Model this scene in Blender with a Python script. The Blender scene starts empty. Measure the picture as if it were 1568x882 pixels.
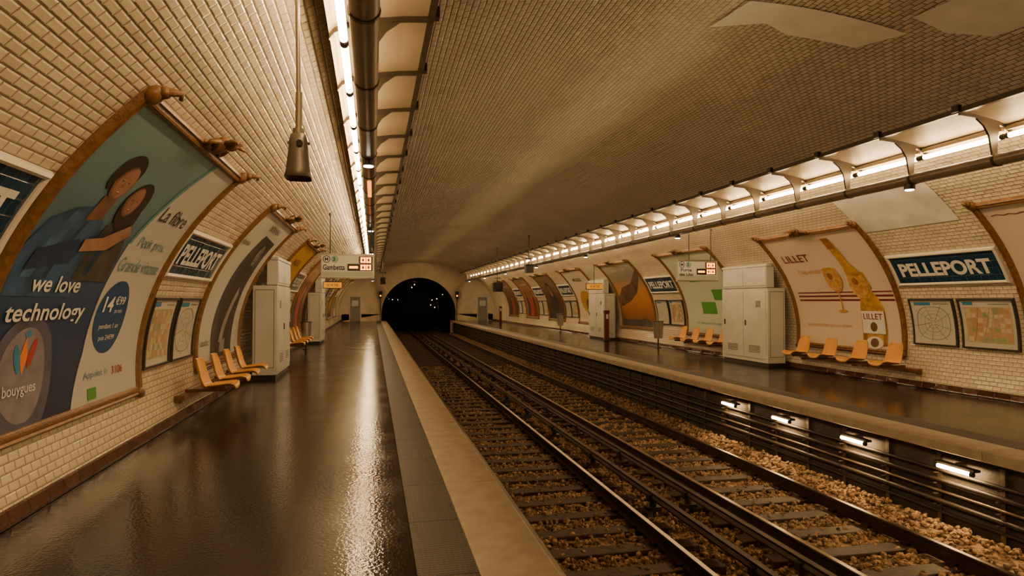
import bpy, math, random
import numpy as np
from mathutils import Vector
random.seed(7); rng=np.random.default_rng(7)
# ------------------------------------------------------------------ station geometry
XC=3.95; EA=6.78; EB=4.25; EZ=0.9
Y0=-12.0; Y1=57.0
T0=math.asin((0-EZ)/EB)
_N=3000
_ts=np.linspace(T0,math.pi/2,_N)
_px=EA*np.cos(_ts); _pz=EZ+EB*np.sin(_ts)
_ss=np.concatenate([[0],np.cumsum(np.hypot(np.diff(_px),np.diff(_pz)))])
SMAX=float(_ss[-1])
def s_of_z(z): return float(np.interp(z,_pz,_ss))
def wp(side,y,s,d=0.0):
    """point on vault: side -1/+1, y along, s arc length from platform level, d offset into the room"""
    if s>SMAX: s=2*SMAX-s; side=-side
    t=float(np.interp(s,_ss,_ts))
    nx=math.cos(t)/EA; nz=math.sin(t)/EB; l=math.hypot(nx,nz); nx/=l; nz/=l
    return (XC+side*(EA*math.cos(t)-d*nx), y, EZ+EB*math.sin(t)-d*nz)
# ------------------------------------------------------------------ materials
def _new(name):
    m=bpy.data.materials.new(name); m.use_nodes=True
    nt=m.node_tree; b=nt.nodes['Principled BSDF']; return m,nt,b
def rgb(c): return (c[0],c[1],c[2],1.0)
def mat(name,col,rough=.5,metal=0.0,es=0.0,ecol=None,noise=0.0,nscale=4,bump=0.0,bscale=60,spec=.5):
    m,nt,b=_new(name)
    b.inputs['Base Color'].default_value=rgb(col); b.inputs['Roughness'].default_value=rough
    b.inputs['Metallic'].default_value=metal
    b.inputs['Specular IOR Level'].default_value=spec
    tc=nt.nodes.new('ShaderNodeTexCoord')
    if es>0:
        b.inputs['Emission Color'].default_value=rgb(ecol or col); b.inputs['Emission Strength'].default_value=es
    if noise>0:
        n=nt.nodes.new('ShaderNodeTexNoise'); n.inputs['Scale'].default_value=nscale; n.inputs['Detail'].default_value=6
        nt.links.new(tc.outputs['Object'],n.inputs['Vector'])
        r=nt.nodes.new('ShaderNodeValToRGB'); e=r.color_ramp.elements
        e[0].position=.3; e[1].position=.7
        e[0].color=rgb([max(0,c*(1-noise)) for c in col]); e[1].color=rgb([min(1,c*(1+noise*.6)) for c in col])
        nt.links.new(n.outputs['Fac'],r.inputs['Fac']); nt.links.new(r.outputs['Color'],b.inputs['Base Color'])
    if bump>0:
        n2=nt.nodes.new('ShaderNodeTexNoise'); n2.inputs['Scale'].default_value=bscale; n2.inputs['Detail'].default_value=4
        nt.links.new(tc.outputs['Object'],n2.inputs['Vector'])
        bp=nt.nodes.new('ShaderNodeBump'); bp.inputs['Strength'].default_value=bump; bp.inputs['Distance'].default_value=.02
        nt.links.new(n2.outputs['Fac'],bp.inputs['Height']); nt.links.new(bp.outputs['Normal'],b.inputs['Normal'])
    return m
def tile_mat(name,c1,c2,mortar,bw=.15,rh=.075,ms=.005,rough=.2,dirt=.45,tilt=.05,bs=.55,bev=.016):
    m,nt,b=_new(name); L=nt.links; N=nt.nodes
    tc=N.new('ShaderNodeTexCoord')
    def brick(a,bb,mo,msz=None,smooth=.6):
        k=N.new('ShaderNodeTexBrick'); k.inputs['Scale'].default_value=1; k.inputs['Brick Width'].default_value=bw
        k.inputs['Row Height'].default_value=rh; k.inputs['Mortar Size'].default_value=msz or ms; k.inputs['Mortar Smooth'].default_value=smooth
        k.inputs['Color1'].default_value=rgb(a); k.inputs['Color2'].default_value=rgb(bb); k.inputs['Mortar'].default_value=rgb(mo)
        L.new(tc.outputs['UV'],k.inputs['Vector']); return k
    k=brick(c1,c2,mortar)
    n=N.new('ShaderNodeTexNoise'); n.inputs['Scale'].default_value=.45; n.inputs['Detail'].default_value=8; n.inputs['Roughness'].default_value=.65
    L.new(tc.outputs['Object'],n.inputs['Vector'])
    r=N.new('ShaderNodeValToRGB'); e=r.color_ramp.elements; e[0].position=.32; e[1].position=.66
    e[0].color=(1-dirt,1-dirt*1.08,1-dirt*1.2,1); e[1].color=(1,1,1,1)
    L.new(n.outputs['Fac'],r.inputs['Fac'])
    mx=N.new('ShaderNodeMix'); mx.data_type='RGBA'; mx.blend_type='MULTIPLY'; mx.inputs['Factor'].default_value=1
    L.new(k.outputs['Color'],mx.inputs[6]); L.new(r.outputs['Color'],mx.inputs[7]); L.new(mx.outputs[2],b.inputs['Base Color'])
    b.inputs['Roughness'].default_value=rough
    # per-tile tilt so individual glazed tiles glint
    kt=brick((0,0,0),(1,1,1),(.5,.5,.5))
    sub=N.new('ShaderNodeVectorMath'); sub.operation='SUBTRACT'; sub.inputs[1].default_value=(.5,.5,.5)
    L.new(kt.outputs['Color'],sub.inputs[0])
    mul=N.new('ShaderNodeVectorMath'); mul.operation='MULTIPLY'; mul.inputs[1].default_value=(tilt,-tilt*1.6,tilt)
    L.new(sub.outputs[0],mul.inputs[0])
    kb=brick((0,0,0),(0,0,0),(1,1,1),bev,1.0)      # wide soft joint = bevelled tile edges
    bp=N.new('ShaderNodeBump'); bp.inputs['Strength'].default_value=bs; bp.inputs['Distance'].default_value=.012; bp.invert=True
    L.new(kb.outputs['Fac'],bp.inputs['Height'])
    n3=N.new('ShaderNodeTexNoise'); n3.inputs['Scale'].default_value=9; n3.inputs['Detail'].default_value=3
    L.new(tc.outputs['Object'],n3.inputs['Vector'])
    bp2=N.new('ShaderNodeBump'); bp2.inputs['Strength'].default_value=.25; bp2.inputs['Distance'].default_value=.02
    L.new(n3.outputs['Fac'],bp2.inputs['Height']); L.new(bp.outputs['Normal'],bp2.inputs['Normal'])
    add=N.new('ShaderNodeVectorMath'); add.operation='ADD'
    L.new(bp2.outputs['Normal'],add.inputs[0]); L.new(mul.outputs[0],add.inputs[1])
    no=N.new('ShaderNodeVectorMath'); no.operation='NORMALIZE'; L.new(add.outputs[0],no.inputs[0])
    L.new(no.outputs[0],b.inputs['Normal'])
    return m
def ramp_mat(name,stops,rough=.35,axis='V',noise=.15,nscale=3):
    m,nt,b=_new(name); L=nt.links; N=nt.nodes
    tc=N.new('ShaderNodeTexCoord'); sp=N.new('ShaderNodeSeparateXYZ'); L.new(tc.outputs['UV'],sp.inputs[0])
    n=N.new('ShaderNodeTexNoise'); n.inputs['Scale'].default_value=nscale; n.inputs['Detail'].default_value=4
    L.new(tc.outputs['UV'],n.inputs['Vector'])
    ma=N.new('ShaderNodeMath'); ma.operation='MULTIPLY_ADD'; ma.inputs[1].default_value=noise; ma.inputs[2].default_value=-noise*.5
    L.new(n.outputs['Fac'],ma.inputs[0])
    ad=N.new('ShaderNodeMath'); ad.operation='ADD'; L.new(ma.outputs[0],ad.inputs[0]); L.new(sp.outputs[1 if axis=='V' else 0],ad.inputs[1])
    r=N.new('ShaderNodeValToRGB'); e=r.color_ramp.elements
    while len(e)<len(stops): e.new(.5)
    for i,(p,c) in enumerate(stops): e[i].position=p; e[i].color=rgb(c)
    L.new(ad.outputs[0],r.inputs['Fac']); L.new(r.outputs['Color'],b.inputs['Base Color'])
    b.inputs['Roughness'].default_value=rough
    return m
M={}
M['tile']=tile_mat('white_metro_tile',(.72,.62,.47),(.62,.53,.39),(.22,.165,.11),dirt=.25,ms=.005,tilt=.10,rough=.14,bs=.5)
M['ctile']=tile_mat('ceiling_metro_tile',(.80,.71,.58),(.66,.58,.47),(.20,.16,.12),dirt=.16,ms=.007,tilt=.20,rough=.24,bs=.8)  # paler tile colour than the walls, weaker dirt mottling
M['skirt']=tile_mat('brown_skirting_tile',(.09,.026,.013),(.055,.018,.010),(.02,.014,.010),bw=.3,rh=.2,ms=.006,dirt=.3,rough=.15)
M['bluetile']=tile_mat('blue_enamel_tile',(.008,.035,.075),(.012,.045,.09),(.006,.014,.028),bw=.15,rh=.15,ms=.004,dirt=.15,rough=.15,bev=.006)
M['cream']=mat('cream_plaster',(.60,.50,.37),.6,noise=.2,nscale=1.2,bump=.2)
M['patch']=mat('smooth_white_plaster',(.88,.86,.83),.3,noise=.12,nscale=2.5)
M['patchw']=mat('smooth_wall_render',(.66,.63,.59),.3,noise=.18,nscale=2.5)
M['frame']=mat('bronze_glazed_moulding',(.18,.085,.028),.38,noise=.4,nscale=14,bump=.35,bscale=45)
M['whiteframe']=mat('white_glazed_moulding',(.62,.56,.47),.25)
M['white']=mat('white_print',(.66,.65,.62),.35)
M['offwhite']=mat('off_white_print',(.62,.60,.55),.35)
M['black']=mat('black_paint',(.012,.011,.010),.4)
M['dark']=mat('dark_grey_metal',(.05,.045,.04),.4,metal=.4)
M['steel']=mat('brushed_steel',(.42,.37,.31),.3,metal=.9)
M['galv']=mat('galvanised_bracket',(.20,.16,.11),.4,metal=.8,noise=.4,nscale=6)
M['tunnel']=mat('sooty_tunnel_wall',(.035,.027,.02),.7,noise=.3)
# ------------------------------------------------------------------ mesh builder
class MB:
    def __init__(s): s.v=[];s.f=[];s.m=[];s.uv=[];s.mats=[];s.sm=[]
    def mi(s,m):
        if isinstance(m,str): m=M[m]
        if m not in s.mats: s.mats.append(m)
        return s.mats.index(m)
    def add(s,vs,fs,m,uv=None,smooth=False):
        o=len(s.v); s.v+= [tuple(p) for p in vs]; s.uv+= (uv if uv else [(0,0)]*len(vs)); k=s.mi(m)
        for f in fs: s.f.append(tuple(o+i for i in f)); s.m.append(k); s.sm.append(smooth)
    def box(s,x0,x1,y0,y1,z0,z1,m):
        vs=[(x,y,z) for x in(x0,x1) for y in(y0,y1) for z in(z0,z1)]
        s.add(vs,[(0,1,3,2),(4,6,7,5),(0,4,5,1),(2,3,7,6),(0,2,6,4),(1,5,7,3)],m)
    def cyl(s,p0,p1,r,m,n=12,r1=None,caps=True):
        r1=r if r1 is None else r1
        p0=Vector(p0);p1=Vector(p1);d=(p1-p0).normalized()
        a=d.orthogonal().normalized();b=d.cross(a)
        vs=[];
        for p,rr in((p0,r),(p1,r1)):
            for i in range(n):
                t=2*math.pi*i/n; vs.append(p+a*rr*math.cos(t)+b*rr*math.sin(t))
        fs=[(i,(i+1)%n,n+(i+1)%n,n+i) for i in range(n)]
        s.add(vs,fs,m,smooth=True)
        if caps: s.add(vs,[tuple(range(n))[::-1],tuple(range(n,2*n))],m)
    def grid(s,fn,nu,nv,m,uvf=None,smooth=True):
        vs=[];uv=[]
        for j in range(nv+1):
            for i in range(nu+1):
                vs.append(fn(i/nu,j/nv)); uv.append(uvf(i/nu,j/nv) if uvf else (i/nu,j/nv))
        fs=[(j*(nu+1)+i,j*(nu+1)+i+1,(j+1)*(nu+1)+i+1,(j+1)*(nu+1)+i) for j in range(nv) for i in range(nu)]
        s.add(vs,fs,m,uv,smooth)
    def extr(s,prof,y0,y1,m,closed=True,n=1,smooth=False):
        k=len(prof); vs=[]
        for j in range(n+1):
            y=y0+(y1-y0)*j/n
            vs+=[(p[0],y,p[1]) for p in prof]
        kk=k if closed else k-1
        fs=[(j*k+i,j*k+(i+1)%k,(j+1)*k+(i+1)%k,(j+1)*k+i) for j in range(n) for i in range(kk)]
        s.add(vs,fs,m,smooth=smooth)
        if closed: s.add([(p[0],y0,p[1]) for p in prof]+[(p[0],y1,p[1]) for p in prof],[tuple(range(k)),tuple(range(k,2*k))[::-1]],m)
    def blob(s,mp,c,r,m,n=10):
        vs=[];
        for j in range(n+1):
            ph=math.pi*j/n
            for i in range(2*n):
                th=math.pi*i/n
                vs.append(mp(c[0]+r[0]*math.sin(ph)*math.cos(th),c[1]+r[1]*math.cos(ph),c[2]+r[2]*math.sin(ph)*math.sin(th)))
        w=2*n
        fs=[(j*w+i,j*w+(i+1)%w,(j+1)*w+(i+1)%w,(j+1)*w+i) for j in range(n) for i in range(w)]
        s.add(vs,fs,m,smooth=True)
    def tubepath(s,mp,pts,rs,m,n=8):
        P=[Vector(mp(*p)) for p in pts]; rings=[]
        for i,p in enumerate(P):
            d=(P[min(i+1,len(P)-1)]-P[max(i-1,0)]).normalized()
            a=d.cross(Vector((0.13,.2,1))).normalized(); b=d.cross(a)
            rings.append([p+a*rs[i]*math.cos(2*math.pi*k/n)+b*rs[i]*math.sin(2*math.pi*k/n) for k in range(n)])
        vs=[v for r in rings for v in r]
        fs=[(j*n+i,j*n+(i+1)%n,(j+1)*n+(i+1)%n,(j+1)*n+i) for j in range(len(P)-1) for i in range(n)]
        fs+=[tuple(range(n))[::-1],tuple(range((len(P)-1)*n,len(P)*n))]
        s.add(vs,fs,m,smooth=True)
    def ring(s,mp,W,H,prof,m,nu=4,nv=16,u0=0,v0=0):
        def loop(w,d):
            pts=[]
            a,b,c,e=u0+w,u0+W-w,v0+w,v0+H-w
            for i in range(nu): pts.append((a+(b-a)*i/nu,c))
            for i in range(nv): pts.append((b,c+(e-c)*i/nv))
            for i in range(nu): pts.append((b-(b-a)*i/nu,e))
            for i in range(nv): pts.append((a,e-(e-c)*i/nv))
            return [mp(u,v,d) for u,v in pts]
        L=[loop(w,d) for w,d in prof]; n=len(L[0]); vs=[p for l in L for p in l]
        fs=[(j*n+i,j*n+(i+1)%n,(j+1)*n+(i+1)%n,(j+1)*n+i) for j in range(len(L)-1) for i in range(n)]
        s.add(vs,fs,m,smooth=False)
    def poly(s,mp,pts,d,m,step=.12):
        """fill a v-monotone polygon (u,v) following the curved wall"""
        vv=sorted(set([round(p[1],5) for p in pts])); rows=[]
        for a,b in zip(vv[:-1],vv[1:]):
            k=max(1,int(math.ceil((b-a)/step)))
            rs=[a+(b-a)*i/k for i in range(k+1)]
            e=(b-a)*1e-4; rs[0]+=e; rs[-1]-=e; rows.append(rs)
        def ext(v):
            xs=[]
            for i in range(len(pts)):
                (ua,va),(ub,vb)=pts[i],pts[(i+1)%len(pts)]
                if (va<=v<vb) or (vb<=v<va): xs.append(ua+(ub-ua)*(v-va)/(vb-va))
            return (min(xs),max(xs)) if xs else None
        for rs in rows:
            for a,b in zip(rs[:-1],rs[1:]):
                A,B=ext(a),ext(b)
                if not A or not B: continue
                s.add([mp(A[0],a,d),mp(A[1],a,d),mp(B[1],b,d),mp(B[0],b,d)],[(0,1,2,3)],m)
    def ell(s,mp,cu,cv,ru,rv,d,m,n=28,rot=0):
        c,sn=math.cos(rot),math.sin(rot)
        pts=[]
        for i in range(n):
            t=2*math.pi*i/n; x=ru*math.cos(t); y=rv*math.sin(t)
            pts.append((cu+x*c-y*sn, cv+x*sn+y*c))
        s.poly(mp,pts,d,m,step=.08)
    def text(s,mp,txt,cu,cv,m,h=None,w=None,d=.02,bold=0,align='C',stretch=1):
        V,F=textmesh(txt,bold)
        mn=V.min(0);mx=V.max(0);tw,th=(mx-mn)
        if h is None: k=w/tw; kv=k
        elif w is None: kv=h/th; k=kv*stretch
        else: k=w/tw; kv=h/th
        U=(V[:,0]-mn[0])*k; W=(V[:,1]-mn[1])*kv-th*kv/2
        if align=='C': U=U-tw*k/2
        s.add([mp(cu+a,cv+b,d) for a,b in zip(U,W)],F,m)
    def done(s,name,parent=None,bevel=0):
        me=bpy.data.meshes.new(name); me.from_pydata(s.v,[],s.f); 
        for m in s.mats: me.materials.append(m)
        me.polygons.foreach_set('material_index',s.m); me.polygons.foreach_set('use_smooth',s.sm)
        uvl=me.uv_layers.new(name='UVMap'); li=np.empty(len(me.loops),dtype=np.int32); me.loops.foreach_get('vertex_index',li)
        uvl.data.foreach_set('uv',np.array(s.uv,dtype=np.float32)[li].ravel()); me.update()
        ob=bpy.data.objects.new(name,me); bpy.context.scene.collection.objects.link(ob)
        if parent: ob.parent=parent
        if bevel:
            b=ob.modifiers.new('bevel','BEVEL'); b.width=bevel; b.segments=2; b.limit_method='ANGLE'; b.angle_limit=math.radians(50)
        return ob
_tc={}
def textmesh(txt,bold):
    key=(txt,bold)
    if key in _tc: return _tc[key]
    cu=bpy.data.curves.new('t','FONT'); cu.body=txt; cu.size=1; cu.offset=bold; cu.resolution_u=4; cu.fill_mode='FRONT'
    ob=bpy.data.objects.new('t',cu); bpy.context.scene.collection.objects.link(ob); bpy.context.view_layer.update()
    me=bpy.data.meshes.new_from_object(ob.evaluated_get(bpy.context.evaluated_depsgraph_get()))
    V=np.array([v.co[:2] for v in me.vertices]); F=[tuple(p.vertices) for p in me.polygons]
    bpy.data.objects.remove(ob); bpy.data.curves.remove(cu); bpy.data.meshes.remove(me)
    _tc[key]=(V,F); return V,F
def empty(name,loc=(0,0,0)):
    e=bpy.data.objects.new(name,None); bpy.context.scene.collection.objects.link(e); e.empty_display_size=.2
    return e
def wallmap(side,ya,yb,s0):
    if side<0: return lambda u,v,d=0: wp(-1,ya+u,s0+v,d)
    return lambda u,v,d=0: wp(1,yb-u,s0+v,d)
# ------------------------------------------------------------------ shell
SW=s_of_z(4.27)
for side,nm in((-1,'wall_left'),(1,'wall_right')):
    b=MB(); b.grid(lambda i,j:wp(side,Y0+(Y1-Y0)*i,SW*j),30,60,'tile',lambda i,j:(Y0+(Y1-Y0)*i,SW*j)); b.done(nm)
b=MB(); LC=2*SMAX-2*SW
YT=50.0
b.grid(lambda i,j:wp(-1,Y0+(YT-Y0)*i,SW+LC*j),30,80,'ctile',lambda i,j:(Y0+(YT-Y0)*i,SW+LC*j))
b.grid(lambda i,j:wp(-1,YT+(Y1-YT)*i,SW+LC*j),4,80,'cream',lambda i,j:(YT+(Y1-YT)*i,SW+LC*j)); b.done('ceiling')
for side,nm in((-1,'baseboard_left'),(1,'baseboard_right')):
    b=MB()
    b.grid(lambda i,j:wp(side,Y0+(Y1-Y0)*i,[0.0,.115,.13][int(round(j*2))],[.022,.022,.002][int(round(j*2))]),30,2,'skirt',lambda i,j:(Y0+(Y1-Y0)*i,.13*j),False)
    b.done(nm)
# floors
def floor_mat():
    m,nt,b=_new('glossy_dark_asphalt'); N=nt.nodes;L=nt.links
    tc=N.new('ShaderNodeTexCoord')
    n=N.new('ShaderNodeTexNoise'); n.inputs['Scale'].default_value=1.3; n.inputs['Detail'].default_value=7
    L.new(tc.outputs['Object'],n.inputs['Vector'])
    r=N.new('ShaderNodeValToRGB'); e=r.color_ramp.elements; e[0].color=(.008,.0055,.004,1); e[1].color=(.020,.014,.010,1)
    L.new(n.outputs['Fac'],r.inputs['Fac']); L.new(r.outputs['Color'],b.inputs['Base Color'])
    r2=N.new('ShaderNodeMapRange'); r2.inputs['From Min'].default_value=.3; r2.inputs['From Max'].default_value=.7; r2.inputs['To Min'].default_value=.04; r2.inputs['To Max'].default_value=.19
    L.new(n.outputs['Fac'],r2.inputs['Value']); L.new(r2.outputs[0],b.inputs['Roughness'])
    n2=N.new('ShaderNodeTexNoise'); n2.inputs['Scale'].default_value=34; n2.inputs['Detail'].default_value=2
    L.new(tc.outputs['Object'],n2.inputs['Vector'])
    bp=N.new('ShaderNodeBump'); bp.inputs['Strength'].default_value=.2; bp.inputs['Distance'].default_value=.012
    L.new(n2.outputs['Fac'],bp.inputs['Height']); L.new(bp.outputs['Normal'],b.inputs['Normal'])
    b.inputs['Specular IOR Level'].default_value=.42
    return m
M['floor']=floor_mat()
M['conc']=mat('dark_concrete',(.035,.028,.022),.8,noise=.4,nscale=2,bump=.4,bscale=20)
M['edge']=mat('beige_painted_edge',(.40,.33,.25),.55,noise=.18,nscale=5,bump=.15,bscale=80)
def tactile_mat():
    m,nt,b=_new('grey_tactile_plate'); N=nt.nodes;L=nt.links
    tc=N.new('ShaderNodeTexCoord')
    v=N.new('ShaderNodeTexVoronoi'); v.inputs['Scale'].default_value=28; v.inputs['Randomness'].default_value=0
    L.new(tc.outputs['Object'],v.inputs['Vector'])
    mr=N.new('ShaderNodeMapRange'); mr.inputs['From Min'].default_value=.25; mr.inputs['From Max'].default_value=.4; mr.inputs['To Min'].default_value=1; mr.inputs['To Max'].default_value=0
    L.new(v.outputs['Distance'],mr.inputs['Value'])
    bp=N.new('ShaderNodeBump'); bp.inputs['Strength'].default_value=.8; bp.inputs['Distance'].default_value=.01
    L.new(mr.outputs[0],bp.inputs['Height']); L.new(bp.outputs['Normal'],b.inputs['Normal'])
    n=N.new('ShaderNodeTexNoise'); n.inputs['Scale'].default_value=2; L.new(tc.outputs['Object'],n.inputs['Vector'])
    r=N.new('ShaderNodeValToRGB'); r.color_ramp.elements[0].color=(.035,.03,.024,1); r.color_ramp.elements[1].color=(.07,.06,.048,1)
    L.new(n.outputs['Fac'],r.inputs['Fac']); L.new(r.outputs['Color'],b.inputs['Base Color']); b.inputs['Roughness'].default_value=.5
    return m
M['tact']=tactile_mat()
b=MB()
b.box(-2.75,.27,Y0,Y1,-1.3,0,'floor'); b.box(.27,.95,Y0,Y1,-1.3,-.12,'conc')
b.box(7.63,10.65,Y0,Y1,-1.3,0,'floor'); b.box(6.98,7.63,Y0,Y1,-1.3,-.12,'conc')
b.box(.95,6.98,Y0,Y1,-1.45,-1.3,'conc')
b.done('floor')
for (xa,xb,xc,xd) in((.27,.66,.66,1.15),(7.24,7.63,6.75,7.24)):
    b=MB(); y=Y0
    while y<Y1:
        b.box(xa+.004,xb-.004,y+.004,min(y+1.0,Y1)-.004,-.12,.004,'tact'); y+=1.0
    b.done('tactile_paving_strip')
    b=MB(); y=Y0
    while y<Y1:
        b.box(xc,xd,y+.002,min(y+3,Y1)-.002,-.12,.006,'edge'); y+=3.0
    b.done('platform_edge_coping',bevel=.012)
# near end wall & far end wall with portal
def endwall(name,y,tunnel=True):
    b=MB(); ph=3.25; pz0=.6; pzt=3.8; zb=-1.3
    n=48
    outer=[];inner=[]
    for i in range(n+1):
        t=T0+(math.pi-2*T0)*i/n
        outer.append((XC+EA*math.cos(t),EZ+EB*math.sin(t)))
    for i in range(n+1):
        t=math.pi*i/n
        if tunnel: inner.append((XC+ph*math.cos(t),pz0+(pzt-pz0)*math.sin(t)))
        else: inner.append((XC+.01*math.cos(t),pz0))
    vs=[(p[0],y,p[1]) for p in outer]+[(p[0],y,p[1]) for p in inner]
    fs=[(i,i+1,n+2+i,n+1+i) for i in range(n)]
    b.add(vs,fs,'cream')
    if tunnel:
        b.box(XC+ph,outer[0][0],y,y+.3,-1.3,pz0,'cream'); b.box(outer[-1][0],XC-ph,y,y+.3,-1.3,pz0,'cream')
        b.box(XC-ph,XC-2.8,y,y+.3,-1.3,0,'cream'); b.box(XC+2.8,XC+ph,y,y+.3,-1.3,0,'cream')
        vs=[];m_=len(inner)
        for yy,k in((y-.12,0),(y-.12,.35),(y,.35)):
            for i in range(m_):
                t=math.pi*i/n; vs.append((XC+(ph+k)*math.cos(t),yy,pz0+(pzt-pz0+k)*math.sin(t)))
        b.add(vs,[(j*m_+i,j*m_+i+1,(j+1)*m_+i+1,(j+1)*m_+i) for j in range(2) for i in range(m_-1)],'cream')
    else:
        b.box(outer[-1][0],outer[0][0],y-.1,y,-1.3,pz0,'cream')
    b.done(name)
endwall('wall_far',Y1); endwall('wall_near',Y0,False)
b=MB(); n=24
def tun(i,j):
    y=Y1+70*j; cx=XC+5*(j**2)
    if i<.12: return (cx+3.25,y,-1.3+1.9*i/.12)
    if i>.88: return (cx-3.25,y,-1.3+1.9*(1-i)/.12)
    t=math.pi*(i-.12)/.76
    return (cx+3.25*math.cos(t),y,.6+3.2*math.sin(t))
b.grid(tun,40,30,'tunnel'); 
b.grid(lambda i,j:(XC+5*j*j-3.25+6.5*i,Y1+.05+70*j,-1.16),1,30,'conc')
b.done('running_tunnel')
M['warmdot']=mat('tunnel_lamp_glow',(1,.75,.4),es=30,ecol=(1,.66,.30))
b=MB()
for (dy,ox,zz) in((3,-2.55,2.9),(8,-2.75,2.5),(14,-2.8,2.35),(22,-2.85,2.2),(31,-2.9,2.1),(42,-2.9,2.0),(55,-2.9,2.0),(6,2.7,2.4),(16,2.85,2.0),(30,2.9,1.9),(12,0.2,3.5),(26,.2,3.5),(20,2.85,1.0),(36,2.85,1.2)):
    j=dy/70; cx=XC+5*j*j; y=Y1+dy; x=cx+ox
    b.box(x-.03,x+.03,y-.03,y+.03,zz-.03,zz+.03,'warmdot'); b.box(x-.06,x+.06,y+.03,y+.09,zz-.06,zz+.3,'dark')
b.done('tunnel_lamps')
# ------------------------------------------------------------------ plaster repair patches
b=MB(); mpp=lambda u,v,d=0: wp(1,u,v,d)
def s_of_x(x): # right side arc length for given x
    return float(np.interp(-(x-XC),-_px,_ss))
b.poly(mpp,[(7.25,s_of_x(4.1)),(6.5,s_of_x(4.2)),(6.45,s_of_x(4.85)),(6.4,s_of_x(6.22)),(7.0,s_of_x(6.0)),(7.12,s_of_x(5.1)),(6.95,s_of_x(4.7))],.012,'patch',step=.1)
b.poly(mpp,[(6.1,s_of_x(6.0)),(5.2,s_of_x(6.1)),(5.1,s_of_x(7.0)),(5.9,s_of_x(6.9)),(6.15,s_of_x(6.5))],.012,'patch',step=.1)
b.poly(mpp,[(9.0,s_of_z(3.1)),(11.2,s_of_z(3.1)),(11.2,s_of_z(3.72)),(9.0,s_of_z(3.72))],.012,'patchw',step=.08)
b.done('plaster_patch_1')
# ------------------------------------------------------------------ fluorescent canopies
M['tube']=mat('fluorescent_tube',(1,.85,.6),es=66,ecol=(1,.67,.32))
M['panel']=mat('cream_reflector_panel',(.33,.26,.17),.45,noise=.15,nscale=2)
M['rib']=mat('bronze_rib',(.06,.045,.03),.4,metal=.5)
M['trunk']=mat('grey_brown_trunking',(.24,.19,.14),.32,metal=.2,noise=.2,nscale=1.5)
M['spot']=mat('spot_lens_glow',(1,1,.9),es=50,ecol=(1,.92,.72))
M['amber']=mat('amber_strip',(.9,.25,.03),es=3,ecol=(1,.28,.02))
PITCH=1.33
for side in(-1,1):
    X=lambda o: XC+side*o
    root=empty('fluorescent_light_canopy')
    pr=[(4.32,3.935),(4.28,3.99),(4.20,4.035),(4.08,4.075),(3.9,4.11),(3.7,4.14),(3.47,4.16)]
    b=MB(); full=[(X(o),z) for o,z in pr]+[(X(o),z+.015) for o,z in pr[::-1]]
    b.extr(full,-11,56,'panel',n=1)
    b.extr([(X(3.50),4.14),(X(3.44),4.14),(X(3.44),4.20),(X(3.50),4.20)],-11,56,'rib')
    b.done('reflector_panel',root)
    b=MB(); c=MB(); t=MB(); y=8.17-PITCH*14
    def plate(b,pts,y,th):
        n=len(pts); vs=[(X(o),y-th,z) for o,z in pts]+[(X(o),y+th,z) for o,z in pts]
        b.add(vs,[tuple(range(n)),tuple(range(n,2*n))[::-1]]+[(i,(i+1)%n,n+(i+1)%n,n+i) for i in range(n)],'rib')
    while y<56:
        ptop=[(o,z+.03) for o,z in pr]
        for (a,b2) in zip(ptop[:-1],ptop[1:]):
            plate(b,[a,b2,(b2[0],b2[1]-.075),(a[0],a[1]-.075)],y,.014)
        plate(b,[(4.10,4.03),(3.72,4.10),(3.85,4.0),(3.93,3.88),(3.98,3.62),(4.05,3.62),(4.07,3.84)],y,.014)
        b.cyl((X(4.3),y,3.98),(X(4.3),y,4.20),.010,'rib',6)
        b.box(min(X(3.40),X(3.46)),max(X(3.40),X(3.46)),y-.05,y+.05,4.15,4.24,'black')
        if y+PITCH<56:
            t.cyl((X(4.2),y+.06,3.885),(X(4.2),y+PITCH-.06,3.885),.034,'tube',12)
            for e in(y+.04,y+PITCH-.04): t.cyl((X(4.2),e-.02,3.885),(X(4.2),e+.02,3.885),.038,'dark',12)
            c.box(min(X(4.18),X(4.22)),max(X(4.18),X(4.22)),y+.03,y+PITCH-.03,3.96,4.01,'panel')
        y+=PITCH
    b.done('ribs',root); t.done('fluorescent_tubes',root); c.done('tube_battens',root)
    b=MB()
    TX=4.015; cpr=[]
    for k in range(14):
        a=2*math.pi*k/14; cpr.append((X(TX)+.098*math.cos(a),3.55+.08*math.sin(a)))
    b.extr(cpr,-11,56,'trunk',smooth=True)
    y=-10.5
    while y<56: b.extr([(X(TX)+.106*math.cos(2*math.pi*k/14),3.55+.088*math.sin(2*math.pi*k/14)) for k in range(14)],y-.02,y+.02,'rib'); y+=PITCH
    b.done('cable_trunking',root)
    b=MB(); y=.6
    while y<56:
        b.cyl((X(TX),y,3.48),(X(TX),y,3.40),.075,'dark',16); b.cyl((X(TX),y,3.399),(X(TX),y,3.39),.06,'spot',16); y+=7.6
    if side<0: b.box(X(TX)-.03,X(TX)+.03,9.6,11.0,3.455,3.468,'amber')
    b.done('downlights',root)
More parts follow.
